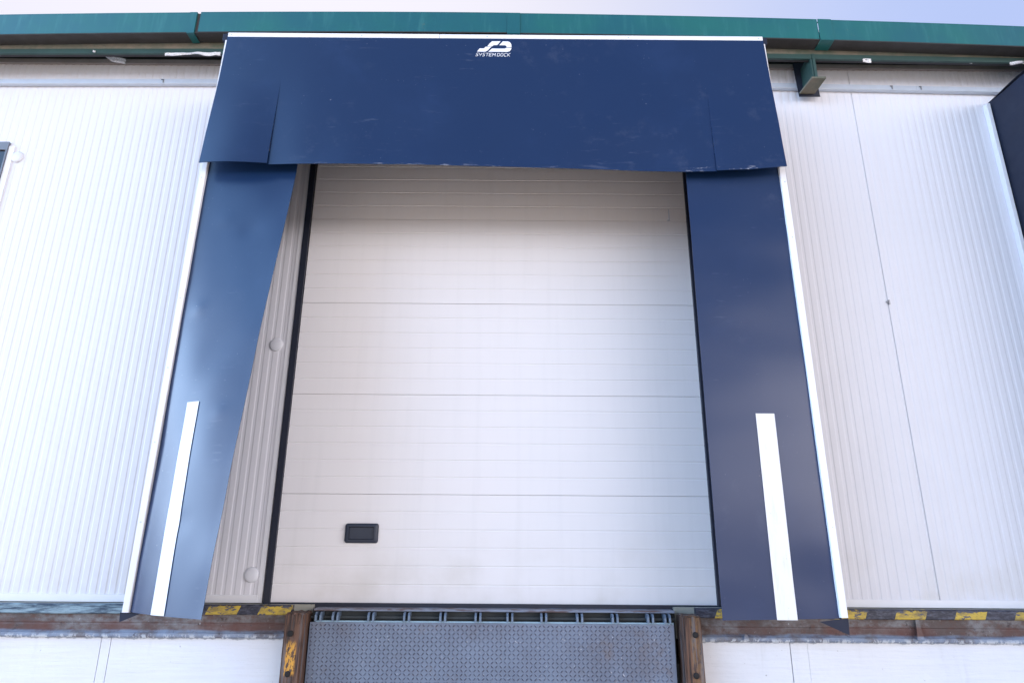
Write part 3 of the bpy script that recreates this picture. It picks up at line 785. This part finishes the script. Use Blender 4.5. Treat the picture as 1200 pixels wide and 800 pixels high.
ad = nt.nodes.new('ShaderNodeMix'); ad.data_type = 'RGBA'; ad.blend_type = 'ADD'; L(gr.outputs[0], ad.inputs[0]); L(mx.outputs[2], ad.inputs[6]); ad.inputs[7].default_value = (34, 52, 77, 1)
# bright belt added low in the sky facing the wall, to light the facade
def mrange(src, a, b):
    q = nt.nodes.new('ShaderNodeMapRange'); q.interpolation_type = 'SMOOTHSTEP'; q.inputs[1].default_value = a; q.inputs[2].default_value = b; L(src, q.inputs[0]); return q.outputs[0]
def mul(a, b):
    q = nt.nodes.new('ShaderNodeMath'); q.operation = 'MULTIPLY'; L(a, q.inputs[0]); L(b, q.inputs[1]); return q.outputs[0]
sp_ = nt.nodes.new('ShaderNodeSeparateXYZ'); L(nm.outputs[0], sp_.inputs[0])
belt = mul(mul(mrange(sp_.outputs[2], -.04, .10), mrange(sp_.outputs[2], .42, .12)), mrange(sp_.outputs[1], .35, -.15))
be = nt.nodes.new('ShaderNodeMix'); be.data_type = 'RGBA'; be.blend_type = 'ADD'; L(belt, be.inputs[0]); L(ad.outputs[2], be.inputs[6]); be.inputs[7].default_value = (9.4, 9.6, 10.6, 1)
# warm lobe added low on the right, for the right curtain's foot and the recess
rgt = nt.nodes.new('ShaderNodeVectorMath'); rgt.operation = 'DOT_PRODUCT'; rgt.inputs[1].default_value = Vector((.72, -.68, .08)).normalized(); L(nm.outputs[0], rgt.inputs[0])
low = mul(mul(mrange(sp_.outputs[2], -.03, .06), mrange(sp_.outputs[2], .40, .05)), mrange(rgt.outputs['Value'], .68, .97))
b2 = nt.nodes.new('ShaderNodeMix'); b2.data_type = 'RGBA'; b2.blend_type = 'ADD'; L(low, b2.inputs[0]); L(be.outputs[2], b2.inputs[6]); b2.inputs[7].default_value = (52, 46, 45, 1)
# side lobes added as fill for the recess and the door's right edge
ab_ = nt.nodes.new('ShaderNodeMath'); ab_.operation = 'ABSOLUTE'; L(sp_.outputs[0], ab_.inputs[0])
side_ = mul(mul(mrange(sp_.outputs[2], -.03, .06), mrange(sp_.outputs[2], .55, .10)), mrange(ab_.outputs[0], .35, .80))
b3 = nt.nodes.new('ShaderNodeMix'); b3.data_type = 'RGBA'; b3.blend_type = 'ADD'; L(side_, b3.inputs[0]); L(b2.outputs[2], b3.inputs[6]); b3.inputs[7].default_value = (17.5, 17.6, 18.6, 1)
# blue lobe added on the upper left, to tint the curtain and header reflections
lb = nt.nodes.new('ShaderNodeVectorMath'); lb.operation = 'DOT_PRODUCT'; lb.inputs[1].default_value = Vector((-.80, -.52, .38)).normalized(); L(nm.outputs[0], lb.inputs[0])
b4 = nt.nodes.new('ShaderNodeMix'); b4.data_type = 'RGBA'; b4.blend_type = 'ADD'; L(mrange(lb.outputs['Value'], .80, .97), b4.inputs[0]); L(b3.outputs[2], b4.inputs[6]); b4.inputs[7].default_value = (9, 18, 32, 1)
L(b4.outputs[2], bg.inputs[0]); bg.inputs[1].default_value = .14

scn.view_settings.view_transform = 'Standard'; scn.view_settings.look = 'None'
scn.view_settings.exposure = -0.33; scn.view_settings.gamma = 1
scn.render.engine = 'CYCLES'
scn.cycles.max_bounces = 8
